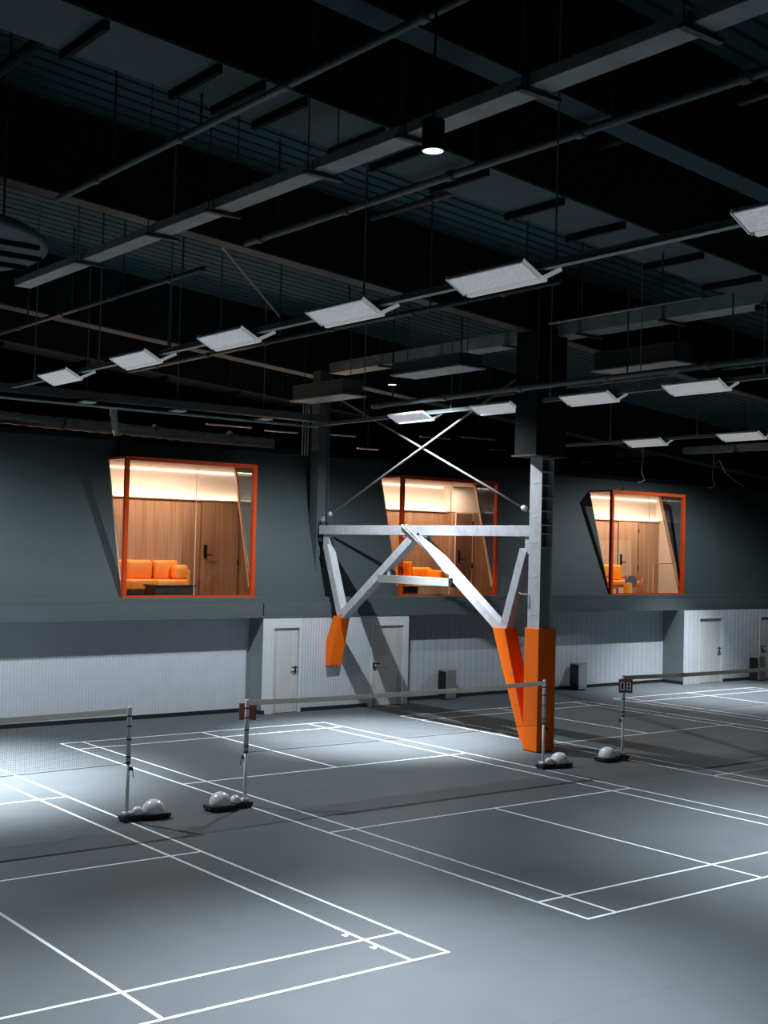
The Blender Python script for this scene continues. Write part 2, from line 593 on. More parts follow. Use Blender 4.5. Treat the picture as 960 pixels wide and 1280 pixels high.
# door boxes: ribbed cladding around flush doors
b = B()
b.box(6.60, 8.62, Y1, Y1 + 0.1, 0, 2.185)
struct('wall_left_box', b, M['panel'])
b = B()
b.box(X1a, 5.78, Y1, Y1 + 0.1, 0, 2.185).box(5.78, 6.60, Y1, Y1 + 0.1, 2.0, 2.185).box(8.62, X1b, Y1, Y1 + .1, 2.0, 2.185)
b.box(9.70, X1b, Y1, Y1 + 0.45, 0, 2.0)
struct('wall_left_box_trim', b, M['white'])
b = B()
b.box(X2a, 20.78, Y2, Y2 + 0.1, 0, 2.185).box(20.78, 33, Y2, Y2 + 0.1, 2.0, 2.185)
b.box(21.95, 23.80, Y2, Y2 + 0.1, 0, 2.0).box(24.95, 33, Y2, Y2 + .1, 0, 2.0)
struct('wall_right_box', b, M['panel_wide'])


def hall_door(n, x0, x1, y, hinge_right):
    """leaf set back in a frame; handle on the side away from the hinges"""
    r = struct_empty('door_%d' % n, (x0, y, 0))
    finish('door_leaf', B().box(x0 + 0.07, x1 - 0.07, y + 0.035, y + 0.075, 0.008, 1.93, 0.004, 1), M['door'], r)
    f = B()
    f.box(x0, x0 + 0.06, y - 0.012, y + 0.09, 0, 2.0).box(x1 - 0.06, x1, y - 0.012, y + 0.09, 0, 2.0)
    f.box(x0 + 0.06, x1 - 0.06, y - 0.012, y + 0.09, 1.94, 2.0)
    finish('door_frame', f, M['white'], r)
    hx, s = (x0 + 0.13, 1) if hinge_right else (x1 - 0.13, -1)
    h = B()
    h.box(hx - 0.02, hx + 0.02, y + 0.02, y + 0.036, 0.90, 1.06, 0.003, 1)
    h.beam((hx, y + 0.03, 1.03), (hx, y - 0.035, 1.03), 0.022, 0.022)
    h.beam((hx - .012 * s, y - 0.035, 1.03), (hx + s * 0.14, y - 0.035, 1.03), 0.022, 0.026)
    h.beam((hx - .012 * s, y - 0.005, 0.93), (hx + s * 0.07, y - 0.005, 0.93), 0.02, 0.02)
    o = finish('door_handle', h, M['bronze'], r)
    return r


hall_door(1, 5.78, 6.60, Y1, False)
hall_door(2, 8.62, 9.70, Y1, True)
hall_door(3, 20.78, 21.95, Y2, False)
hall_door(4, 23.80, 24.95, Y2, True)


# ------------------------------------------------------------------ bay windows
def bay_window(n, x0, x1):
    yf, z0, z1 = 15.36, 2.63, 5.66
    w, d = 0.085, 0.10
    r = struct_empty('window_%d' % n, (x0, yf, z0))
    f = B()
    f.box(x0, x0 + w, yf, yf + d, z0, z1).box(x1 - w, x1, yf, yf + d, z0, z1)
    f.box(x0 + w, x1 - w, yf, yf + d, z1 - w, z1).box(x0 + w, x1 - w, yf, yf + d, z0, z0 + 0.055)
    ye = TY(z1 - .03) + 0.10
    f.box(x0, x0 + 0.04, yf + d, ye, z1 - 0.05, z1).box(x1 - 0.04, x1, yf + d, ye, z1 - 0.05, z1)
    finish('window_frame', f, M['orange'], r)
    xm = x0 + (x1 - x0) * (0.53 if n == 1 else 0.50 if n == 2 else 0.51)
    for a, c in ((x0 + w, xm - 0.006), (xm + 0.006, x1 - w)):
        finish('window_pane', B().box(a, c, yf + 0.045, yf + 0.055, z0 + 0.055, z1 - w), M['glass'], r)
    finish('pane_seal', B().box(xm - 0.0035, xm + 0.0035, yf + 0.042, yf + 0.058, z0 + 0.055, z1 - w), M['railmetal'], r)
    for xp in (x0 + 0.012, x1 - 0.022):
        tri = [(xp, yf + d, z0 + 0.30), (xp, TY(z1 - 0.06) + 0.06, z1 - 0.06), (xp, yf + d, z1 - 0.06)]
        finish('side_pane', B().prism(tri, (0.010, 0, 0)), M['glass'], r)
        # slim metal reveal where the pane meets the leaning wall
        finish('reveal_trim', B().beam((xp + .005, TY(z0 + 0.25) + 0.05, z0 + 0.25), (xp + .005, TY(z1 - .06) + 0.05, z1 - 0.06), 0.045, 0.075, side=(1, 0, 0)), M['woodtable'], r)
    finish('bay_soffit', B().box(x0 + 0.04, x1 - 0.04, yf + d, ye + .1, z1 - 0.03, z1 - 0.005), M['beige'], r)
    finish('bay_sill', B().box(x0 + .005, x1 - .005, yf + d, 15.75, z0 - 0.01, z0 + 0.02), M['railmetal'], r)
    return r


for i, (xa, xb) in enumerate(WX):
    bay_window(i + 1, xa, xb)

# ------------------------------------------------------------------ the three lounges behind the windows
ZF, ZC, YB = 2.56, 5.62, 18.0
ROOMS = [('left', 1.2, 7.35, 7.35), ('middle', 9.0, 15.6, 13.45), ('right', 16.2, 22.72, 22.72)]
for nm, xa, xb, xc in ROOMS:
    b = B()
    b.box(xa, xb, YB, YB + 0.1, ZF, 4.92)                     # wood lining with a ledge on top
    struct('wall_%s_lounge' % nm, b, M['woodlight' if nm == 'right' else 'wood'])
    b = B()
    b.box(xa, xb, YB + 0.16, YB + 0.26, 4.85, ZC)
    for xw in (xa - 0.1, xb):                                  # side walls start behind the leaning wall
        b.prism([(xw, TY(ZF) + 0.16, ZF), (xw, YB + 0.26, ZF), (xw, YB + 0.26, ZC), (xw, TY(ZC) + 0.16, ZC)], (0.1, 0, 0))
    if nm == 'middle':
        b.box(xc + 0.02, xb, YB - 0.25, YB + 0.16, 4.90, ZC)
    struct('wall_%s_lounge_upper' % nm, b, M['beige'])
    struct('ceiling_%s_lounge' % nm, B().box(xa - .1, xb + .1, 16.42, YB + 0.26, ZC, ZC + 0.1), M['beige'])
    struct('floor_%s_lounge' % nm, B().box(xa - .1, xb + .1, 15.78, YB + 0.26, ZF - 0.1, ZF), M['woodtable'])
    b = B()
    b.box(xa, xc, YB - 0.06, YB - 0.02, 4.885, 4.925)           # lip of the light ledge
    b.box(xa, xc, YB - 0.02, YB, 4.885, 4.92)
    struct('trim_%s_lounge' % nm, b, M['railmetal'])
    solo('led_strip', B().box(xa + 0.02, xc - 0.02, YB + 0.04, YB + 0.10, 4.925, 4.94), M['led'],
         'warm light strip on the wood ledge of the %s lounge' % nm, 'light strip', 'ledge light strips')
    solo('led_strip', B().box(xa + 0.02, xc - 0.02, YB + 0.115, YB + 0.155, ZC - 0.045, ZC - 0.02), M['led_soft'],
         'warm light strip under the ceiling of the %s lounge' % nm, 'light strip', 'ceiling light strips')
# step of the wood lining in the middle lounge
struct('wall_middle_lounge_step', B().box(13.47, 15.58, YB - 0.25, YB - 0.005, ZF, 4.88), M['wood'])


def lounge_door(n, x0, x1, y, m, left_handle=True):
    r = struct_empty('door_%d' % n, (x0, y, ZF))
    finish('door_leaf', B().box(x0, x1, y - 0.03, y - 0.004, ZF + 0.005, ZF + 2.30, 0.003, 1), m, r)
    g = B()
    g.box(x0 - 0.02, x0 - 0.004, y - 0.032, y - 0.001, ZF, ZF + 2.335).box(x1 + 0.004, x1 + 0.02, y - 0.032, y - 0.001, ZF, ZF + 2.335)
    g.box(x0 - 0.004, x1 + 0.004, y - 0.032, y - 0.001, ZF + 2.305, ZF + 2.325)
    finish('door_frame', g, M['wooddark'] if n != 6 else M['railmetal'], r)
    h = B()
    hx = x0 + 0.12
    h.box(hx - 0.045, hx + 0.045, y - 0.05, y - 0.028, ZF + 0.92, ZF + 1.25, 0.006, 1)
    h.beam((hx, y - 0.05, ZF + 1.0), (hx, y - 0.10, ZF + 1.0), 0.03, 0.03)
    h.beam((hx - 0.02, y - 0.10, ZF + 1.0), (hx + 0.17, y - 0.10, ZF + 1.0), 0.02, 0.03)
    finish('door_lock', h, M['bronze'], r)
    for zz in (0.75, 1.95):
        finish('door_hinge', B().box(x1 - 0.01, x1 + 0.025, y - 0.05, y - 0.028, ZF + zz, ZF + zz + 0.14), M['bronze'], r)
    return r


lounge_door(5, 5.53, 6.58, YB, M['wood'])
lounge_door(6, 13.60, 14.22, YB - 0.25, M['wooddark'])
lounge_door(7, 20.72, 21.66, YB, M['woodlight'])

# tall glass guards standing inside the bays
for nm, x0, x1, y in (('left', 6.42, 7.0, 17.1), ('right', 21.15, 22.6, 16.9)):
    t = thing('glass_guard', 'low clear glass guard with a pale top rail in the %s lounge' % nm, 'guard rail', (x0, y, ZF))
    finish('glass_sheet', B().box(x0 + .02, x1, y, y + 0.012, ZF, ZF + 0.98), M['glass'], t)
    finish('top_rail', B().box(x0, x1, y - 0.01, y + 0.022, ZF + 0.98, ZF + 1.0), M['railmetal'], t)
    finish('end_rail', B().box(x0, x0 + 0.02, y - 0.01, y + 0.022, ZF, ZF + 0.98), M['railmetal'], t)

# left lounge: sofa, coffee table
t = thing('sofa', 'orange leather sofa with plump back cushions in the left lounge', 'sofa', (3.9, 17.5, ZF))
X0, X1 = 2.0, 4.86
finish('base', B().box(X0 + 0.05, X1 - 0.05, 17.02, 17.85, ZF + 0.06, ZF + 0.20, 0.02), M['rubber'], t)
xs3 = [X0 + 0.2, 3.02, 3.85, X1 - 0.20]
for a, c in zip(xs3, xs3[1:]):
    finish('seat_cushion', B().cushion(a + 0.006, c - 0.006, 16.98, 17.62, ZF + 0.19, ZF + 0.42, bev=0.045), M['leather'], t)
for a, c in ((2.57, 3.26), (3.29, 3.98), (4.01, 4.66)):
    q = B().cushion(a, c, 17.46, 17.68, ZF + 0.41, ZF + 0.86, bev=0.075)
    finish('back_cushion', q, M['leather'], t)
finish('backrest', B().box(X0 + 0.05, X1 - 0.05, 17.68, 17.88, ZF + 0.2, ZF + 0.74, 0.03), M['leather'], t)
for a, c in ((X0, X0 + 0.2), (X1 - 0.19, X1)):
    finish('armrest', B().box(a, c, 17.25, 17.88, ZF + 0.12, ZF + 0.64, 0.04), M['leather'], t)
q = B().cushion(4.42, 4.78, 17.18, 17.44, ZF + 0.42, ZF + 0.76, bev=0.08)
finish('bolster', q, M['leather'], t)
for lx in (X0 + 0.12, X1 - 0.12):
    for ly in (17.02, 17.78):
        finish('leg', B().tube([(lx, ly, ZF), (lx, ly, ZF + 0.11)], 0.022), M['bronze'], t)
t = thing('coffee_table', 'black glossy low coffee table in front of the orange sofa', 'table', (3.7, 16.35, ZF))
finish('table_top', B().box(3.30, 4.34, 16.05, 16.62, ZF + 0.29, ZF + 0.33, 0.006), M['dark_gloss'], t)
finish('plinth', B().box(3.33, 4.31, 16.08, 16.58, ZF, ZF + 0.29, 0.004), M['rubber'], t)

# middle lounge: armchair and oak box
t = thing('armchair', 'bright orange quilted leather armchair in the middle lounge', 'armchair', (11.6, 17.1, ZF))
finish('seat', B().cushion(10.75, 12.2, 16.75, 17.45, ZF + 0.20, ZF + 0.44, bev=0.06), M['leather2'], t)
q = B()
for k in range(7):
    xk = 10.80 + k * 0.13
    q.cushion(xk, xk + 0.128, 17.30, 17.52, ZF + 0.42, ZF + 0.92, bev=0.035)
finish('backrest', q, M['leather2'], t)
finish('backrest', B().cushion(11.72, 12.42, 17.28, 17.5, ZF + 0.30, ZF + 0.77, bev=0.09), M['leather2'], t)
finish('armrest', B().cushion(12.20, 12.44, 16.75, 17.45, ZF + 0.12, ZF + 0.70, bev=0.06), M['leather2'], t)
finish('armrest', B().cushion(10.52, 10.74, 16.75, 17.45, ZF + 0.12, ZF + 0.70, bev=0.06), M['leather2'], t)
for lx in (10.6, 12.34):
    for ly in (16.82, 17.4):
        finish('leg', B().tube([(lx, ly, ZF), (lx, ly, ZF + 0.14)], 0.02), M['bronze'], t)
t = thing('wooden_box_table', 'low oak box table in front of the bright orange armchair', 'table', (11.9, 16.3, ZF))
finish('carcass', B().box(10.95, 12.35, 16.1, 16.6, ZF, ZF + 0.285, 0.004), M['woodtable'], t)
finish('table_top', B().box(10.93, 12.37, 16.08, 16.62, ZF + 0.285, ZF + 0.315, 0.004), M['woodtable'], t)
solo('floor_cabinet', B().box(10.45, 10.90, 16.1, 16.5, ZF, ZF + 0.30, 0.01), M['dark_gloss'],  # block put where there is only a dark gap
     'small dark box beside the oak box table', 'box')

# right lounge: wooden armchair, round side table, yellow stool
t = thing('wooden_armchair', 'red oak armchair with orange cushions in the right lounge', 'armchair', (19.9, 17.2, ZF))
for xx in (19.12, 20.60):
    finish('armrest_rail', B().beam((xx, 16.85, ZF + 0.56), (xx, 17.6, ZF + 0.56), 0.06, 0.035, side=(1, 0, 0)), M['chairwood'], t)
for xx in (19.12, 20.60):
    for yy in (16.88, 17.55):
        finish('leg', B().tube([(xx, yy, ZF), (xx, yy, ZF + 0.55)], 0.024), M['chairwood'], t)
f = B()
f.beam((19.12, 16.88, ZF + 0.26), (20.60, 16.88, ZF + 0.26), 0.03, 0.05).beam((19.12, 17.55, ZF + 0.26), (20.60, 17.55, ZF + 0.26), 0.03, 0.05)
f.beam((19.12, 17.55, ZF + 0.52), (20.60, 17.55, ZF + 0.52), 0.03, 0.05)
finish('frame_rail', f, M['chairwood'], t)
finish('seat_cushion', B().cushion(19.16, 20.56, 16.88, 17.5, ZF + 0.28, ZF + 0.44, bev=0.05), M['leather'], t)
bk = B().cushion(19.18, 20.2, 17.34, 17.52, ZF + 0.44, ZF + 0.92, bev=0.07)
finish('back_cushion', bk, M['leather2'], t)
t = thing('standing_disc', 'round slate grey disc on a short stand beside the red oak armchair', 'ornament', (19.55, 16.45, ZF))
finish('disc', B().tube([(19.62, 16.50, ZF + 0.42), (19.60, 16.44, ZF + 0.42)], 0.19, 24), M['greytop'], t)
finish('stand', B().tube([(19.61, 16.48, ZF), (19.61, 16.48, ZF + 0.26)], 0.02), M['bronze'], t)
t = thing('stool', 'yellow drum stool in the right lounge bay', 'stool', (19.28, 16.30, ZF))
finish('drum', B().lathe([(0, 0), (0.12, 0), (0.125, 0.02), (0.125, 0.33), (0.115, 0.35), (0, 0.35)], (19.28, 16.3, ZF)), M['yellow'], t)
finish('seat_pad', B().lathe([(0.0, 0.35), (0.11, 0.35), (0.115, 0.37), (0.10, 0.39), (0, 0.39)], (19.28, 16.3, ZF)), M['leather'], t)

# ------------------------------------------------------------------ roof: deck, girders
ZD = lambda x: 9.94 - 0.083 * x
ZG = lambda x: 8.64 - 0.083 * x
XA, XB = -13.0, 34.0
prof = []
y = -9.0
while y < 26.0:
    prof += [(y, 0.0), (y + 0.225, 0.0), (y + 0.245, 0.06), (y + 0.28, 0.06)]
    y += 0.30
prof.append((y, 0.0))
b = B()
lo = [b.bm.verts.new((XA, yy, ZD(XA) + dz)) for yy, dz in prof]
hi = [b.bm.verts.new((XB, yy, ZD(XB) + dz)) for yy, dz in prof]
for k in range(len(prof) - 1):
    b.bm.faces.new((lo[k], lo[k + 1], hi[k + 1], hi[k]))
tl = [b.bm.verts.new((XA, yy, ZD(XA) + 0.2)) for yy in (prof[0][0], prof[-1][0])]
th = [b.bm.verts.new((XB, yy, ZD(XB) + 0.2)) for yy in (prof[0][0], prof[-1][0])]
b.bm.faces.new((tl[0], th[0], th[1], tl[1]))
struct('ceiling', b, M['deck'])
struct('wall_far', B().box(XA, XB, 25.6, 25.8, 0, 11), M['girder'])


def girder(yc0, yc1, label, bottom_mat, dividers=(), depth=1.30):
    t = thing('roof_girder', label, 'girder', (7.4, (yc0 + yc1) / 2, ZG(7.4)))
    b = B()
    def sl(x0, x1, y0, y1, za, zb):
        b.hexa([(x0, y0, ZG(x0) + za), (x1, y0, ZG(x1) + za), (x1, y1, ZG(x1) + za), (x0, y1, ZG(x0) + za),
                (x0, y0, ZG(x0) + zb), (x1, y0, ZG(x1) + zb), (x1, y1, ZG(x1) + zb), (x0, y1, ZG(x0) + zb)])
    sl(XA, XB, yc0, yc0 + 0.05, 0.03, depth)
    sl(XA, XB, yc1 - 0.05, yc1, 0.03, depth)
    finish('web', b, M['girder'], t)
    b = B()
    b.hexa([(XA, yc0, ZG(XA)), (XB, yc0, ZG(XB)), (XB, yc1, ZG(XB)), (XA, yc1, ZG(XA)),
            (XA, yc0, ZG(XA) + .03), (XB, yc0, ZG(XB) + .03), (XB, yc1, ZG(XB) + .03), (XA, yc1, ZG(XA) + .03)])
    finish('bottom_flange', b, bottom_mat, t)
    for x in dividers:
        finish('stiffener', B().box(x, x + 0.06, yc0 + 0.02, yc1 + 0.03, ZG(x) - 0.10, ZG(x) - 0.002), M['girder'], t)
    return t


girder(0.20, 0.55, 'black roof girder nearest the camera at the top of the picture', M['deck'])
girder(2.42, 3.50, 'deep black roof girder with wide grey sheet soffit below ribbed deck', M['soffit'],
       [-6.2, -4.6, -3.3, -2.75, -2.2, -1.1, -0.45, 0.55, 1.9, 3.1, 3.9, 4.8, 6.2, 7.6, 9.0])
girder(8.15, 8.48, 'narrow black roof girder carried by the orange padded column', M['flange'])
girder(16.2, 16.6, 'dark roof girder in line with the column in the back wall', M['flange'])
girder(20.1, 21.0, 'furthest brown lit roof girder beyond the lounge roofs', M['soffit'], [-1, 1.2, 3.4, 5.6, 7.8, 10, 12.5, 15])

# ------------------------------------------------------------------ overhead services


def trunking(label, x0, x1, y0, y1, z0, z1, joints, tname='ventilation_duct', cat='duct'):
    t = thing(tname, label, cat, ((x0 + x1) / 2, (y0 + y1) / 2, z0))
    js = [y0] + list(joints) + [y1]
    for k, (a, c) in enumerate(zip(js, js[1:])):
        finish('duct_section', B().box(x0, x1, a + 0.012, c - 0.012, z0, z1, 0.006, 1), M['galv'], t)
    for yj in joints:
        g = B()
        g.beam((x0 - 0.10, yj, z0 - 0.035), (x1 + 0.12, yj, z0 - 0.035), 0.07, 0.04)
        for xx in (x0 - 0.06, x1 + 0.06):
            g.tube([(xx, yj, z0 - 0.03), (xx, yj, ZD(xx))], 0.008, 5)
        finish('hanger', g, M['darkpipe'], t)
    return t


trunking('long galvanised duct running past the near downlight', -2.10, -1.82, -6.5, 11.0, 8.0, 8.12,
         [-4.6, -2.8, -1.0, 0.75, 2.38, 4.55, 6.16, 8.4])
trunking('galvanised duct running above the second row of court lights', 7.55, 8.05, -1, 15.6, 8.0, 8.25,
         [1.2, 3.3, 5.4, 7.4, 9.4, 11.4, 13.5])
trunking('short galvanised duct end left of the long duct', -3.05, -2.75, 12.2, 15.4, 8.0, 8.2, [13.6])
trunking('low galvanised duct near the right end of the back wall', 21.6, 22.0, 12.4, 19.0, 7.0, 7.2, [14.2, 16.3, 18.0])


def pipe(label, pts, r, m, drops=(), collars=(), name='sprinkler_pipe', cat='pipe'):
    t = thing(name, label, cat, pts[0])
    finish('pipe_run', B().tube(pts, r, 10), m, t)
    for p in drops:
        finish('hanger_rod', B().tube([p, (p[0], p[1], ZD(p[0]))], 0.015, 6), M['darkpipe'], t)
    for a, c in collars:
        finish('coupling', B().tube([a, c], r * 1.35, 10), m, t)
    return t


def ypipe(label, x, z, y0, y1, r, m, dy=2.2, **k):
    ys = []
    yy = y0 + 0.7
    while yy < y1:
        ys.append(yy)
        yy += dy
    return pipe(label, [(x, y0, z), (x, y1, z)], r, m, [(x, q, z) for q in ys], [((x, q + 0.4, z), (x, q + 0.52, z)) for q in ys], **k)


ypipe('grey pipe crossing in front of the near downlight', 0.25, 8.5, -5, 7.6, 0.05, M['pipe'])
ypipe('thin grey pipe left of the long duct, near the top left', -3.0, 8.5, -4, 7.2, 0.042, M['pipe'])
ypipe('dark far pipe below the left end of the long duct', 0.2, 8.3, 8.8, 19.5, 0.045, M['darkpipe'])
ypipe('grey pipe just above the second row of court lights', 6.85, 6.94, 0.5, 12.9, 0.055, M['pipe'])
ypipe('bright thin pipe above the second duct', 4.5, 7.5, 2.2, 5.2, 0.018, M['wire'], dy=1.6)
ypipe('dark pipe between the first and second light rows', 3.0, 7.7, 3.5, 17, 0.04, M['darkpipe'])
ypipe('dark conduit above the third row of court lights', 12.9, 7.95, 4, 16, 0.035, M['pipe'])
ypipe('dark conduit at the upper right above the first light row', 2.6, 9.3, -4, 7.5, 0.05, M['darkpipe'])
ypipe('dark pipe at the upper left under the ribbed deck', -4.6, 9.3, 2.0, 8.0, 0.07, M['girder'])

# round canopy cut by the left edge
t = thing('round_canopy', 'round grey ventilation canopy with dark ribs, cut by the left edge', 'ventilation canopy', (-4.66, 9.17, 8.0))
finish('disc', B().lathe([(0, 0), (2.14, 0), (2.18, 0.03), (2.18, 0.12), (2.12, 0.16), (0, 0.2)], (-4.66, 9.17, 8.0), 56), M['soffit'], t)
for dy in (-1.2, -0.5, 0.2, 0.9):
    hw = math.sqrt(2.1 ** 2 - dy * dy)
    finish('rib', B().box(-4.66 - hw, -4.66 + hw, 9.17 + dy - 0.035, 9.17 + dy + 0.035, 7.93, 8.0), M['girder'], t)
for ax, ay in ((-1.2, -1.2), (1.2, -1.2), (-1.2, 1.2), (1.2, 1.2)):
    finish('hanger_rod', B().tube([(-4.66 + ax, 9.17 + ay, 8.1), (-4.66 + ax, 9.17 + ay, ZD(-4.66 + ax))], 0.015, 6), M['darkpipe'], t)

# sway brace cable
solo('brace_cable', B().tube([(0.4, 8.7, 8.75), (5.2, 14.2, 8.88)], 0.02, 6), M['wire'],
     'slanting steel brace under the far ribbed deck on the left', 'brace')

# trays and ducts over the back wall
t = thing('cable_tray', 'long dark cable tray hung in front of the top of the back wall', 'cable tray', (2, 15.05, 6.72))
finish('tray', B().box(-9, 6.95, 14.95, 15.2, 6.74, 6.90), M['darkpipe'], t)
for xx in (-3.6, -1.2, 1.1, 3.2, 5.4):
    finish('tray_clamp', B().box(xx - 0.14, xx + 0.14, 14.9, 15.25, 6.66, 6.70, 0.008, 1), M['steelshade'], t)
    finish('hanger_rod', B().tube([(xx, 15.08, 6.9), (xx, 15.08, ZD(xx))], 0.008, 5), M['wire'], t)
finish('conduit', B().tube([(-9, 15.15, 6.63), (6.95, 15.15, 6.63)], 0.03, 8), M['galv'], t)
t = thing('foil_duct', 'crinkled silver duct lying above the wall behind the left window', 'duct', (3, 16.9, 6.2))
pts, rr = [], []
for k in range(60):
    x = -3.2 + k * 0.17
    pts.append((x, 16.95 + 0.05 * math.sin(k * 0.3), 6.46 - 0.0025 * k))
    rr.append(0.13 + (0.012 if k % 2 else -0.008))
finish('duct_run', B().tube(pts, rr, 12), M['foil'], t)
for xx in (-1.6, 1.4, 3.6, 5.6):
    finish('strap', B().tube([(xx, 16.95, 6.40), (xx + 0.05, 16.95, 6.39)], 0.16, 12), M['galv'], t)
t = thing('spiral_hose', 'short pale ribbed hose bending up above the left window', 'hose', (3.0, 16.2, 6.4))
pts, rr = [], []
for k in range(26):
    a = k / 25
    pts.append((2.45 - 0.12 * math.sin(a * 1.6), 16.38, 6.16 + 0.62 * a))
    rr.append(0.075 + (0.012 if k % 2 else -0.006))
finish('hose_run', B().tube(pts, rr, 10), M['foil'], t)
for (xx, y0_, y1_, zz, dz, lab) in (
        (6.25, 13.2, 15.2, 7.2, 0.34, 'long dark fan coil unit above the left end of the tie beam'),
        (5.6, 8.6, 10.6, 7.3, 0.24, 'dark fan coil unit beside the far downlight'),
        (8.6, 6.0, 8.0, 7.45, 0.36, 'dark fan coil unit right of the column head')):
    t = thing('fan_coil_unit', lab, 'ventilation unit', (xx, (y0_ + y1_) / 2, zz))
    finish('casing', B().box(xx, xx + 0.55, y0_, y1_, zz, zz + dz, 0.01, 1), M['darkpipe'], t)
    g = B()
    ym = (y0_ + y1_) / 2
    for ya, yb in ((y0_ + 0.03, ym - 0.02), (ym + 0.02, y1_ - 0.03)):
        for za, zb in ((zz + 0.02, zz + 0.035), (zz + dz - 0.035, zz + dz - 0.02)):
            g.box(xx - 0.008, xx, ya, yb, za, zb)
        for q in (ya, yb - 0.015):
            g.box(xx - 0.008, xx, q, q + 0.015, zz + 0.035, zz + dz - 0.035)
    finish('access_panel_trim', g, M['pipe'], t)
    finish('drip_tray', B().box(xx - 0.05, xx + 0.62, y0_ - 0.05, y1_ + 0.05, zz - 0.03, zz), M['galv'], t)
    for yy in (y0_ + 0.1, y1_ - 0.1):
        finish('hanger_rod', B().tube([(xx + 0.27, yy, zz + dz), (xx + 0.27, yy, ZD(xx))], 0.01, 5), M['darkpipe'], t)
# loose rails, brackets and cables in the roof void over the back wall
rnd = random.Random(11)
for k in range(13):
    x = 6.0 + k * 1.55
    yy = 16.9 + rnd.random() * 1.4
    zz = 6.45 + rnd.random() * 0.5
    L = 0.5 + rnd.random() * 0.9
    spotnm = ['bent', 'straight', 'short', 'long', 'twin-hole', 'slim', 'scuffed'][k % 7]
    t = thing('bracket_rail', 'pale %s bracket rail hanging over the back wall, number %s counted from the left' % (spotnm, ['one', 'two', 'three', 'four', 'five', 'six', 'seven', 'eight', 'nine', 'ten', 'eleven', 'twelve', 'thirteen'][k]), 'bracket', (x, yy, zz), 'bracket rails over the back wall')
    finish('rail', B().beam((x - L / 2, yy, zz), (x + L / 2, yy + 0.1, zz + 0.02), 0.08, 0.035), M['steelshade'], t)
    finish('hanger_rod', B().tube([(x, yy + .05, zz), (x, yy + .05, ZD(x))], 0.008, 5), M['darkpipe'], t)
for (x, lab) in ((19.0, 'loose cable dangling above the right window'), (22.35, 'bunched cable dangling over the wall right of the right window')):
    solo('hanging_cable', B().tube([(x, 15.6, 7.3), (x + 0.05, 15.6, 6.7), (x - 0.02, 15.6, 6.25), (x + 0.12, 15.6, 6.02), (x - 0.2, 15.6, 5.93)], 0.02, 6), M['wire'], lab, 'cable')
solo('hanging_cable', B().tube([(22.6, 15.7, 6.72), (22.8, 15.7, 6.85), (23.1, 15.7, 6.5), (23.6, 15.7, 6.25), (24.1, 15.7, 6.1)], 0.025, 6), M['wire'],
     'slack cable sagging along the wall top at the far right', 'cable')

# ------------------------------------------------------------------ court lights (gull-wing panels) on tracks
TRACKS = [(-0.88, 6.70, -5.5, 14.0, 'first lighting track, carrying the large near panels'),
          (7.14, 6.685, 0.5, 15.4, 'second lighting track, passing behind the column head'),
          (14.92, 6.70, 4.0, 15.4, 'third lighting track, above the right window')]
for (x, z, y0_, y1_, lab) in TRACKS:
    t = thing('lighting_track', lab, 'lighting track', (x, (y0_ + y1_) / 2, z))
    for ya, yb in (((y0_, 7.92), (8.62, y1_)) if 0 < x < 10 else ((y0_, y1_),)):
        finish('channel', B().box(x - 0.03, x + 0.03, ya, yb, z, z + 0.07, 0.004, 1), M['pipe'], t)
        finish('lower_flange', B().box(x - 0.045, x + 0.045, ya, yb, z - 0.008, z), M['galv'], t)
    ys = [-3.2, -0.2, 3.0, 7.85, 10.3, 13] if x < 0 else [3.0, 5.55, 7.75, 10.6, 13.6] if x < 10 else [7.8, 10.4, 13.2]
    for yy in ys:
        g = B().tube([(x, yy, z + 0.16), (x, yy, ZD(x))], 0.011, 6)
        g.box(x - 0.02, x + 0.02, yy - 0.02, yy + 0.02, z + 0.07, z + 0.16, 0.006, 1)
        finish('suspension_wire', g, M['wire'], t)


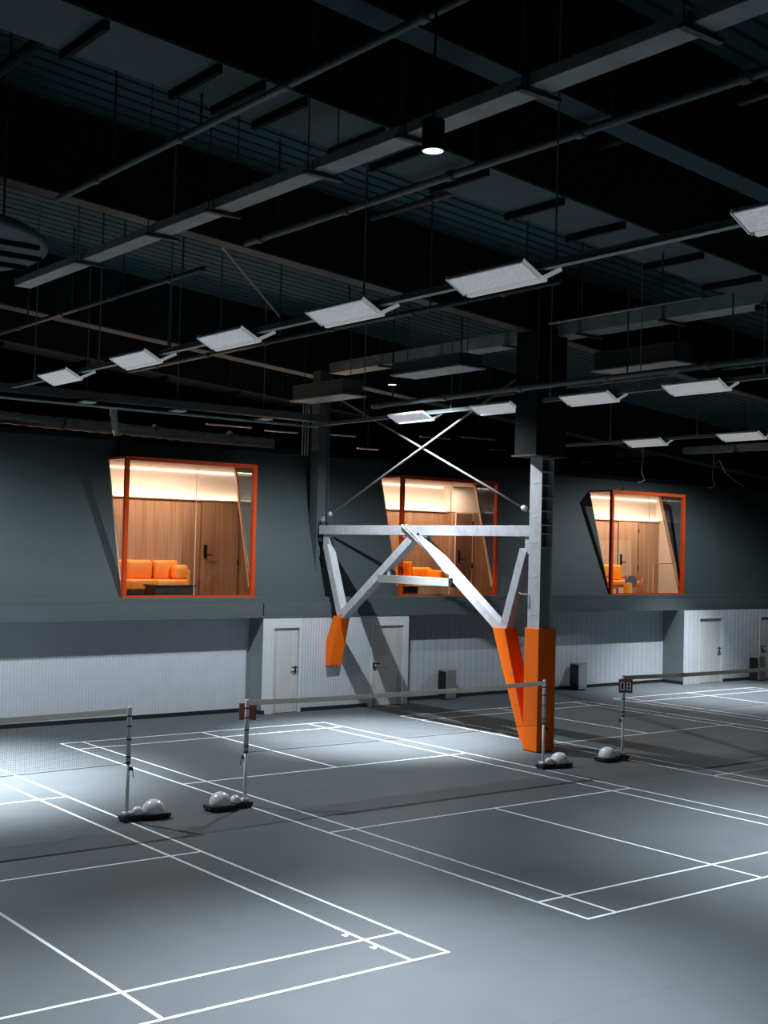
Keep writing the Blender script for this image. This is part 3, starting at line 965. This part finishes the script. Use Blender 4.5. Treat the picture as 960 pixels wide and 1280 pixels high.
def gullwing():
    t = thing('court_light', 'x', 'court light', (0, 0, 0), 'gull-wing court lights')
    L = 0.585
    for s in (-1, 1):
        a = math.radians(27)
        p0 = Vector((s * 0.015, 0, 0.0))
        p1 = Vector((s * (0.015 + 0.30 * math.cos(a)), 0, 0.30 * math.sin(a)))
        n = Vector((-s * math.sin(a), 0, math.cos(a)))
        q = B()
        q.hexa([p0 + Vector((0, -L, 0)), p1 + Vector((0, -L, 0)), p1 + Vector((0, L, 0)), p0 + Vector((0, L, 0)),
                p0 + n * 0.035 + Vector((0, -L, 0)), p1 + n * 0.035 + Vector((0, -L, 0)), p1 + n * 0.035 + Vector((0, L, 0)), p0 + n * 0.035 + Vector((0, L, 0))])
        f = finish('panel_frame', q, M['alu'], t, True)
        u = (p1 - p0).normalized()
        a0, a1 = p0 + u * 0.022 - n * 0.003, p1 - u * 0.018 - n * 0.003
        q = B()
        q.hexa([a0 + Vector((0, -L + .02, 0)), a1 + Vector((0, -L + .02, 0)), a1 + Vector((0, L - .02, 0)), a0 + Vector((0, L - .02, 0)),
                a0 + n * 0.004 + Vector((0, -L + .02, 0)), a1 + n * 0.004 + Vector((0, -L + .02, 0)), a1 + n * 0.004 + Vector((0, L - .02, 0)), a0 + n * 0.004 + Vector((0, L - .02, 0))])
        finish('louvre', q, M['louvre'], f, True)
        for ye in (-L - 0.004, L):
            q = B()
            q.hexa([p0 - n * 0.006 + Vector((0, ye, 0)), p1 - n * 0.006 + Vector((0, ye, 0)), p1 - n * 0.006 + Vector((0, ye + .004, 0)), p0 - n * 0.006 + Vector((0, ye + .004, 0)),
                    p0 + n * 0.04 + Vector((0, ye, 0)), p1 + n * 0.04 + Vector((0, ye, 0)), p1 + n * 0.04 + Vector((0, ye + .004, 0)), p0 + n * 0.04 + Vector((0, ye + .004, 0))])
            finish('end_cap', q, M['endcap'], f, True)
        c0, c1 = p0 + n * 0.036 + u * 0.01, p1 + n * 0.036 - u * 0.01
        q = B()
        q.hexa([c0 + Vector((0, -L + .01, 0)), c1 + Vector((0, -L + .01, 0)), c1 + Vector((0, L - .01, 0)), c0 + Vector((0, L - .01, 0)),
                c0 + n * 0.01 + Vector((0, -L + .01, 0)), c1 + n * 0.01 + Vector((0, -L + .01, 0)), c1 + n * 0.01 + Vector((0, L - .01, 0)), c0 + n * 0.01 + Vector((0, L - .01, 0))])
        finish('back_cover', q, M['girder'], f, True)  # added black sheet keeps the downlight from brightening the panel tops
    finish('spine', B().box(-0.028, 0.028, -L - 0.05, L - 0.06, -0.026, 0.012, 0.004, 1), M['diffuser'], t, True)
    finish('driver_box', B().box(-0.055, 0.055, -0.32, 0.32, 0.045, 0.10, 0.006, 1), M['alushade'], t, True)
    return t


proto = gullwing()
first = True
ORD = {'A': ['nearest large court light, cut by the right edge of the picture', 'large court light on the first track, hanging right of the near downlight',
             'third court light from the near end of the first track', 'fourth court light from the near end of the first track',
             'second court light from the left end of the first track', 'leftmost court light of the picture, far end of first track'],
       'B': ['court light on the second track nearest the right edge', 'court light just right of the black column head',
             'court light just left of the black column head', 'court light above the middle window, far end of second track'],
       'C': ['court light on the third track closest to the right edge', 'court light above the right window, on the third track']}
rows = [('A', 'first', -0.90, 6.59, [-3.12, 0.55, 3.22, 5.92, 8.70, 11.56]),
        ('B', 'second', 7.12, 6.56, [4.25, 6.65, 9.13, 11.76]),
        ('C', 'third', 14.90, 6.58, [9.03, 11.92])]
for key, word, x, z, ys in rows:
    for k, yy in enumerate(ys):
        lab = 'white ' + ORD[key][k]
        if first:
            proto.location = (x, yy, z)
            proto['label'] = lab
            first = False
        else:
            dup(proto, (x, yy, z), lab)

# ------------------------------------------------------------------ downlights
DLAB = ['black cylinder downlight hanging beside the long galvanised duct', 'small far black downlight hung above the second light row',
        'black cylinder downlight over the left court near the wall', 'black cylinder downlight over the near right court',
        'black cylinder downlight over the far right court']
for (x, y, z), lab in zip(DL, DLAB):
    t = thing('downlight', lab, 'downlight', (x, y, z), 'black cylinder downlights')
    q = B()
    q.lathe([(0.088, 0.0), (0.094, 0.0), (0.096, 0.01), (0.096, 0.25), (0.09, 0.262), (0.0, 0.262)], (x, y, z), 28)
    finish('body', q, M['dl_body'], t)
    q = B()
    q.lathe([(0.0, 0.0), (0.080, 0.0), (0.088, 0.004), (0.088, 0.012), (0.0, 0.012)], (x, y, z), 28)
    finish('lens', q, M['dl_lens'], t)
    finish('stem', B().tube([(x, y, z + 0.262), (x, y, ZD(x))], 0.012, 6), M['dl_body'], t)
# ------------------------------------------------------------------ columns and bracing
CX0, CX1, CY0, CY1 = 7.30, 7.62, 8.08, 8.40
t = thing('steel_column', 'white steel column with an orange padded foot beside the court', 'column', (7.46, 8.24, 0))
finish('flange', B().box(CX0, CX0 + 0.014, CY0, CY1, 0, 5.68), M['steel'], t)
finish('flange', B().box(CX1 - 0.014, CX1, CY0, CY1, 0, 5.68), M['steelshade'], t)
finish('web', B().box(CX0 + 0.014, CX1 - 0.014, 8.232, 8.248, 0, 5.68), M['fascia'], t)  # web painted dark for the shade between the flanges
for zz in (3.90, 4.16, 4.33, 4.60, 4.85, 5.10, 5.36, 5.62):
    finish('stiffener_plate', B().box(CX0 + 0.014, CX1 - 0.014, CY0 + 0.002, CY1 - .002, zz, zz + 0.022), M['alu'], t)  # plates lightened to stand out against the painted shade
finish('cover_plate', B().box(CX0 + 0.03, CX1 - 0.03, CY0 + 0.06, CY0 + 0.07, 2.3, 3.9), M['return'], t)  # mid tone painted for the same shaded side
for zz, wl in ((2.62, 0.14), (3.35, 0.12), (4.0, .13), (4.5, 0.1), (5.15, .14)):
    finish('weld_mark', B().box(CX0 - 0.006, CX0, CY0 + 0.10, CY0 + 0.10 + wl, zz, zz + 0.012), M['steelshade'], t)
finish('hook', B().tube([(7.29, 8.38, 3.0), (7.22, 8.50, 3.0), (7.22, 8.56, 3.03)], 0.012, 6), M['steel'], t)
finish('foot_padding', B().box(7.262, 7.735, 8.045, 8.43, 0.012, 2.36, 0.012, 2), M['pad'], t)
finish('head_cladding', B().box(7.02, 7.82, 7.98, 8.56, 5.68, ZG(7.4) + 0.1), M['girder'], t)
finish('head_plate', B().box(6.98, 7.86, 7.94, 8.60, 5.655, 5.68), M['flange'], t)

WY0, WY1 = 15.58, 15.90
t = thing('wall_column', 'grey green steel column against the leaning back wall', 'column', (7.46, 15.74, 2.7))
finish('flange', B().box(CX0, CX0 + 0.014, WY0, WY1, 2.7, 8.05), M['fascia'], t)
finish('flange', B().box(CX1 - 0.014, CX1, WY0, WY1, 2.7, 8.05), M['fascia'], t)
finish('web', B().box(CX0 + .014, CX1 - .014, 15.68, 15.70, 2.7, 8.05), M['fascia'], t)
finish('gusset', B().box(7.40, 7.52, 15.50, 15.68, 3.95, 4.40), M['darkpipe'], t)
for xx in (7.0, 7.08, 7.16):
    finish('conduit', B().tube([(xx, 15.85, 6.0), (xx + 0.01, 15.84, 7.3)], 0.018, 6), M['galv'], t)

# tie beam with two V braces: one welded frame
PX = 7.46
t = thing('bracing_frame', 'white steel tie beam with V braces between the column and the wall', 'steel frame', (PX, 12.0, 2.2))
finish('tie_beam', B().box(PX - 0.10, PX + 0.10, 8.40, 15.575, 4.12, 4.335, 0.006, 1), M['steel'], t)


def strut(p, q, w=0.20, h=0.20):
    finish('strut', B().beam((PX, p[0], p[1]), (PX, q[0], q[1]), w, h, side=(1, 0, 0), bev=0.006), M['steel'], t)


strut((12.02, 4.12), (14.56, 2.28), 0.20, 0.19)
strut((15.30, 3.86), (14.66, 2.24), 0.20, 0.20)
strut((11.92, 4.12), (9.26, 2.28), 0.20, 0.19)
strut((8.62, 3.86), (9.16, 2.26), 0.20, 0.20)
finish('hanger_plate', B().box(PX - 0.07, PX + 0.07, 15.20, 15.42, 3.80, 4.12), M['steel'], t)
finish('hanger_plate', B().box(PX - 0.07, PX + 0.07, 8.46, 8.60, 3.78, 4.12), M['steel'], t)
finish('node_plate', B().box(PX - 0.085, PX + 0.085, 11.55, 12.40, 4.085, 4.122), M['steel'], t)
for yn in (14.60, 9.21):
    finish('node_plate', B().box(PX - 0.09, PX + 0.09, yn - 0.12, yn + 0.12, 2.18, 2.40), M['steel'], t)
for yw, zz in ((10.4, 0), (9.55, 0), (10.02, 1)):
    finish('weld_mark', B().box(PX - 0.106, PX - 0.10, yw, yw + 0.015, 4.17, 4.30), M['steelshade'], t)
finish('brace_padding', B().prism([(PX - 0.17, 9.03, 2.30), (PX - 0.17, 9.37, 2.30), (PX - 0.17, 8.52, 0.15), (PX - 0.17, 8.44, 0.15), (PX - .17, 8.44, 0.45)], (0.33, 0, 0)), M['pad'], t)
finish('brace_padding', B().prism([(PX - 0.17, 14.60, 2.23), (PX - 0.17, 14.79, 2.22), (PX - 0.17, 15.075, 1.60), (PX - 0.17, 15.075, 1.05), (PX - 0.17, 14.90, 1.06)], (0.34, 0, 0)), M['pad'], t)

# linear fitting clamped between the struts, with two conduits running up the strut
t = thing('linear_light_housing', 'grey linear light housing slung between the inner braces', 'light fitting', (PX, 11.9, 3.06))
finish('housing', B().box(PX - 0.13, PX + 0.05, 10.78, 13.20, 3.06, 3.23, 0.004, 1), M['housing'], t)
finish('end_cap', B().box(PX - 0.135, PX + 0.055, 10.68, 10.78, 3.055, 3.235, 0.004, 1), M['dl_body'], t)
for yy in (12.92, 10.82):
    finish('clamp', B().box(PX - 0.06, PX + 0.0, yy - 0.04, yy + 0.04, 3.23, 3.36, 0.004, 1), M['steel'], t)
for k, dx in enumerate((-0.135, -0.16)):
    yo = 0.16 * k
    finish('conduit', B().tube([(PX - 0.06, 12.42 - yo, 4.345), (PX + dx, 12.38 - yo, 4.33), (PX + dx, 12.2 - yo, 4.22), (PX + dx, 12.0 - yo, 4.10), (PX + dx, 11.75 - yo * .7, 3.95), (PX + dx, 11.3 - yo * .4, 3.66), (PX + dx, 10.88, 3.37), (PX + dx + .03, 10.82, 3.30)], 0.018, 8), M['post'], t)

for p, q, lab in (((15.50, 4.48), (8.62, 7.40), 'cross rod rising from the wall column towards the front column head'),
                  ((8.46, 4.56), (15.60, 7.56), 'cross rod rising from the front column towards the back wall')):
    xo = PX - 0.03 if p[0] > 10 else PX + 0.03
    t = thing('cross_rod', lab, 'brace rod', (xo, p[0], p[1]), 'cross rods over the tie beam')
    P3, Q3 = Vector((xo, p[0], p[1])), Vector((xo, q[0], q[1]))
    finish('rod', B().tube([P3, Q3], 0.024, 8), M['rod'], t)
    d = (Q3 - P3).normalized()
    finish('turnbuckle', B().tube([P3 + d * 0.22, P3 + d * 0.26, P3 + d * 0.34, P3 + d * 0.38], [0.03, 0.055, 0.055, 0.03], 10), M['steel'], t)
    finish('clevis', B().beam(P3 - d * 0.06, P3 + d * 0.05, 0.05, 0.10, side=(1, 0, 0)), M['steel'], t)

# ------------------------------------------------------------------ badminton net posts, nets, number boards


def net_post():
    t = thing('net_post', 'x', 'net post', (0, 0, 0), 'wheeled net posts')
    # outline of the low black cart, long way +x
    out = [(-0.09, -0.09), (0.20, -0.09), (0.26, -0.16), (0.58, -0.17), (0.63, -0.11), (0.63, 0.11), (0.58, 0.17), (0.26, 0.16), (0.20, 0.09), (-0.09, 0.09)]
    q = B().prism([(a, c, 0.03) for a, c in out], (0, 0, 0.05))
    bs = finish('cart_base', q, M['rubber'], t, True)
    for a, c in ((-0.05, -0.07), (-0.05, 0.07), (0.55, -0.14), (0.55, 0.14)):
        finish('wheel', B().tube([(a, c - 0.014, 0.026), (a, c + 0.014, 0.026)], 0.026, 14), M['rubber'], bs, True)
    n = 10
    finish('large_weight', B().lathe([(0.158, 0.0), (0.162, 0.02)] + [(0.16 * math.cos(k / n * math.pi / 2), 0.03 + 0.15 * math.sin(k / n * math.pi / 2)) for k in range(n + 1)][:-1] + [(0, 0.18)], (0.41, 0, 0.08), 32), M['dome'], t, True)
    finish('small_weight', B().lathe([(0.080, 0.0)] + [(0.083 * math.cos(k / n * math.pi / 2), 0.02 + 0.085 * math.sin(k / n * math.pi / 2)) for k in range(n + 1)][:-1] + [(0, 0.105)], (0.16, 0, 0.08), 24), M['dome'], t, True)
    finish('post_tube', B().tube([(0, 0, 0.07), (0, 0, 0.80)], 0.025, 14), M['post'], t, True)
    finish('upper_tube', B().tube([(0, 0, 0.80), (0, 0, 1.545), (0, 0, 1.565)], [0.032, 0.032, 0.022], 14), M['post'], t, True)
    for z in (0.80, 0.88, 1.12, 1.30, 1.44):
        finish('collar', B().tube([(0, 0, z - 0.009), (0, 0, z + 0.009)], 0.038, 14), M['rubber'], t, True)
    rt = B().tube([(0.0, -0.03, 0.72), (0.050, -0.03, 0.72)], 0.028, 12)
    rt.tube([(0.045, -0.05, 0.70), (0.055, -0.055, 0.60)], 0.006, 6)
    finish('tension_winder', rt, M['rubber'], t, True)
    finish('foot_socket', B().box(-0.06, 0.06, -0.05, 0.05, 0.085, 0.125, 0.006, 1), M['post'], t, True)
    return t


PY = 6.72
np0 = net_post()
np0.location = (-1.93, PY + 0.02, 0)
np0['label'] = 'net post on wheeled base at the right end of the left court net'
dup(np0, (-0.05, PY, 0), 'net post with a red brown board at the left end of the middle net', rz=math.pi)
dup(np0, (6.12, PY + 0.02, 0), 'net post standing in front of the orange padded column', rz=0.0)
dup(np0, (8.18, PY, 0), 'net post carrying the 08 board right of the orange column', rz=math.pi)


def net(x0, x1, label):
    t = thing('badminton_net', label, 'net', ((x0 + x1) / 2, PY, 1.5), 'badminton nets')
    sag = lambda x: -0.026 * (1 - ((x - (x0 + x1) / 2) / ((x1 - x0) / 2)) ** 2)
    N = 24
    q = B()
    for k in range(N):
        a, c = x0 + (x1 - x0) * k / N, x0 + (x1 - x0) * (k + 1) / N
        za, zc = 1.55 + sag(a), 1.55 + sag(c)
        q.hexa([(a, PY - 0.004, za - 0.075), (c, PY - 0.004, zc - 0.075), (c, PY + 0.004, zc - 0.075), (a, PY + 0.004, za - 0.075),
                (a, PY - 0.004, za), (c, PY - 0.004, zc), (c, PY + 0.004, zc), (a, PY + 0.004, za)])
    finish('top_tape', q, M['tape'], t)
    q = B()
    w = 0.0008
    nx = int((x1 - x0) / 0.03)
    for k in range(nx + 1):
        x = x0 + (x1 - x0) * k / nx
        zt = 1.475 + sag(x)
        q.hexa([(x - w, PY - w, 0.79), (x + w, PY - w, 0.79), (x + w, PY + w, 0.79), (x - w, PY + w, 0.79),
                (x - w, PY - w, zt), (x + w, PY - w, zt), (x + w, PY + w, zt), (x - w, PY + w, zt)])
    z = 0.82
    while z < 1.46:
        q.box(x0, x1, PY - w, PY + w, z - w, z + w)
        z += 0.03
    finish('mesh', q, M['cord'], t)
    q = B().tube([(x0, PY, 0.79), (x0 + (x1 - x0) * .3, PY, 0.775), (x0 + (x1 - x0) * .7, PY, 0.775), (x1, PY, 0.79)], 0.004, 6)
    finish('bottom_cord', q, M['cord'], t)
    return t


net(-8.0, -1.975, 'net of the left court, running out of the picture')
net(-0.01, 6.08, 'net across the middle court in front of the doors')
net(8.22, 14.3, 'net of the right court behind the 08 board')

# number boards hung on two posts
t = thing('number_board', 'small brown board reading 08 hung on a net post', 'sign', (8.13, 6.66, 1.22))
rot = math.radians(-50)


def digit(b_, cx, segs, y):
    w_, h_, s_ = 0.038, 0.075, 0.016
    bars = {'t': (-w_, w_, h_ - s_, h_), 'b': (-w_, w_, -h_, -h_ + s_), 'm': (-w_ + s_, w_ - s_, -s_ / 2, s_ / 2),
            'l': (-w_, -w_ + s_, -h_ + s_, h_ - s_), 'r': (w_ - s_, w_, -h_ + s_, h_ - s_)}
    for k in segs:
        xa, xb, za, zb = bars[k]
        b_.box(cx + xa, cx + xb, y - 0.006, y, za, zb)


def board(root, mface, digits):
    parts = [('board_panel', B().box(-0.128, 0.128, -0.02, 0.02, -0.125, 0.125, 0.012, 2), M[mface])]
    g = B()
    for xa in (-0.105, 0.008):
        g.box(xa, xa + 0.097, -0.026, -0.020, -0.092, 0.092)
    parts.append(('number_flap', g, M['dl_body'] if digits else M['board']))
    if digits:
        for nm, cx, segs in (('digit_zero', -0.057, 'tblr'), ('digit_eight', 0.057, 'tbmlr')):
            q = B()
            digit(q, cx, segs, -0.026)
            parts.append((nm, q, M['digit']))
    parts.append(('strap', B().tube([(-0.03, 0.02, 0.10), (0.0, 0.10, 0.12), (0.03, 0.02, 0.10)], 0.006, 6), M['rubber']))
    for nm, q, m in parts:
        finish(nm, q, m, root, True)


t.rotation_euler = (0, 0, rot)
t.location = (8.14, 6.63, 1.37)
board(t, 'board', True)
t = thing('number_board', 'red brown board hung behind the post at the left end of the middle net', 'sign', (0, 0, 0))
board(t, 'boardred', False)
t.location = (0.03, 6.83, 1.37)
t.rotation_euler = (0, 0, math.radians(150))


# ------------------------------------------------------------------ litter bins
def bin_(x, y, label):
    t = thing('litter_bin', label, 'bin', (x, y, 0), 'steel litter bins')
    w, d, h = 0.31, 0.34, 0.76
    finish('body', B().box(x, x + w, y, y + d, 0.02, h - 0.10), M['dl_body'], t)
    finish('front_panel', B().box(x + 0.006, x + w - 0.006, y - 0.012, y + 0.004, 0.03, h - 0.05, 0.006, 2), M['silver'], t)
    finish('back_panel', B().box(x + 0.006, x + w - 0.006, y + d - 0.004, y + d + 0.012, 0.03, h - 0.05, 0.006, 2), M['silver'], t)
    for xx in (x - 0.004, x + w - 0.016):
        finish('corner_trim', B().box(xx, xx + 0.02, y - 0.014, y + 0.02, 0.02, h - 0.04, 0.005, 2), M['silver'], t)
    finish('lid', B().box(x - 0.004, x + w + 0.004, y - 0.01, y + d + 0.01, h - 0.05, h, 0.012, 2), M['silver'], t)
    finish('liner_rim', B().box(x + 0.01, x + w - 0.01, y + 0.01, y + d - 0.01, h - 0.10, h - 0.05), M['rubber'], t)
    for fx in (x + 0.04, x + w - 0.04):
        for fy in (y + 0.04, y + d - 0.04):
            finish('foot', B().tube([(fx, fy, 0), (fx, fy, 0.022)], 0.02, 10), M['rubber'], t)
    return t


bin_(11.20, 15.22, 'steel litter bin in the shade left of the orange column')
bin_(16.02, 15.18, 'steel litter bin with a dark side just right of the orange column')
bin_(23.25, 14.44, 'steel litter bin at the far right between two doors')
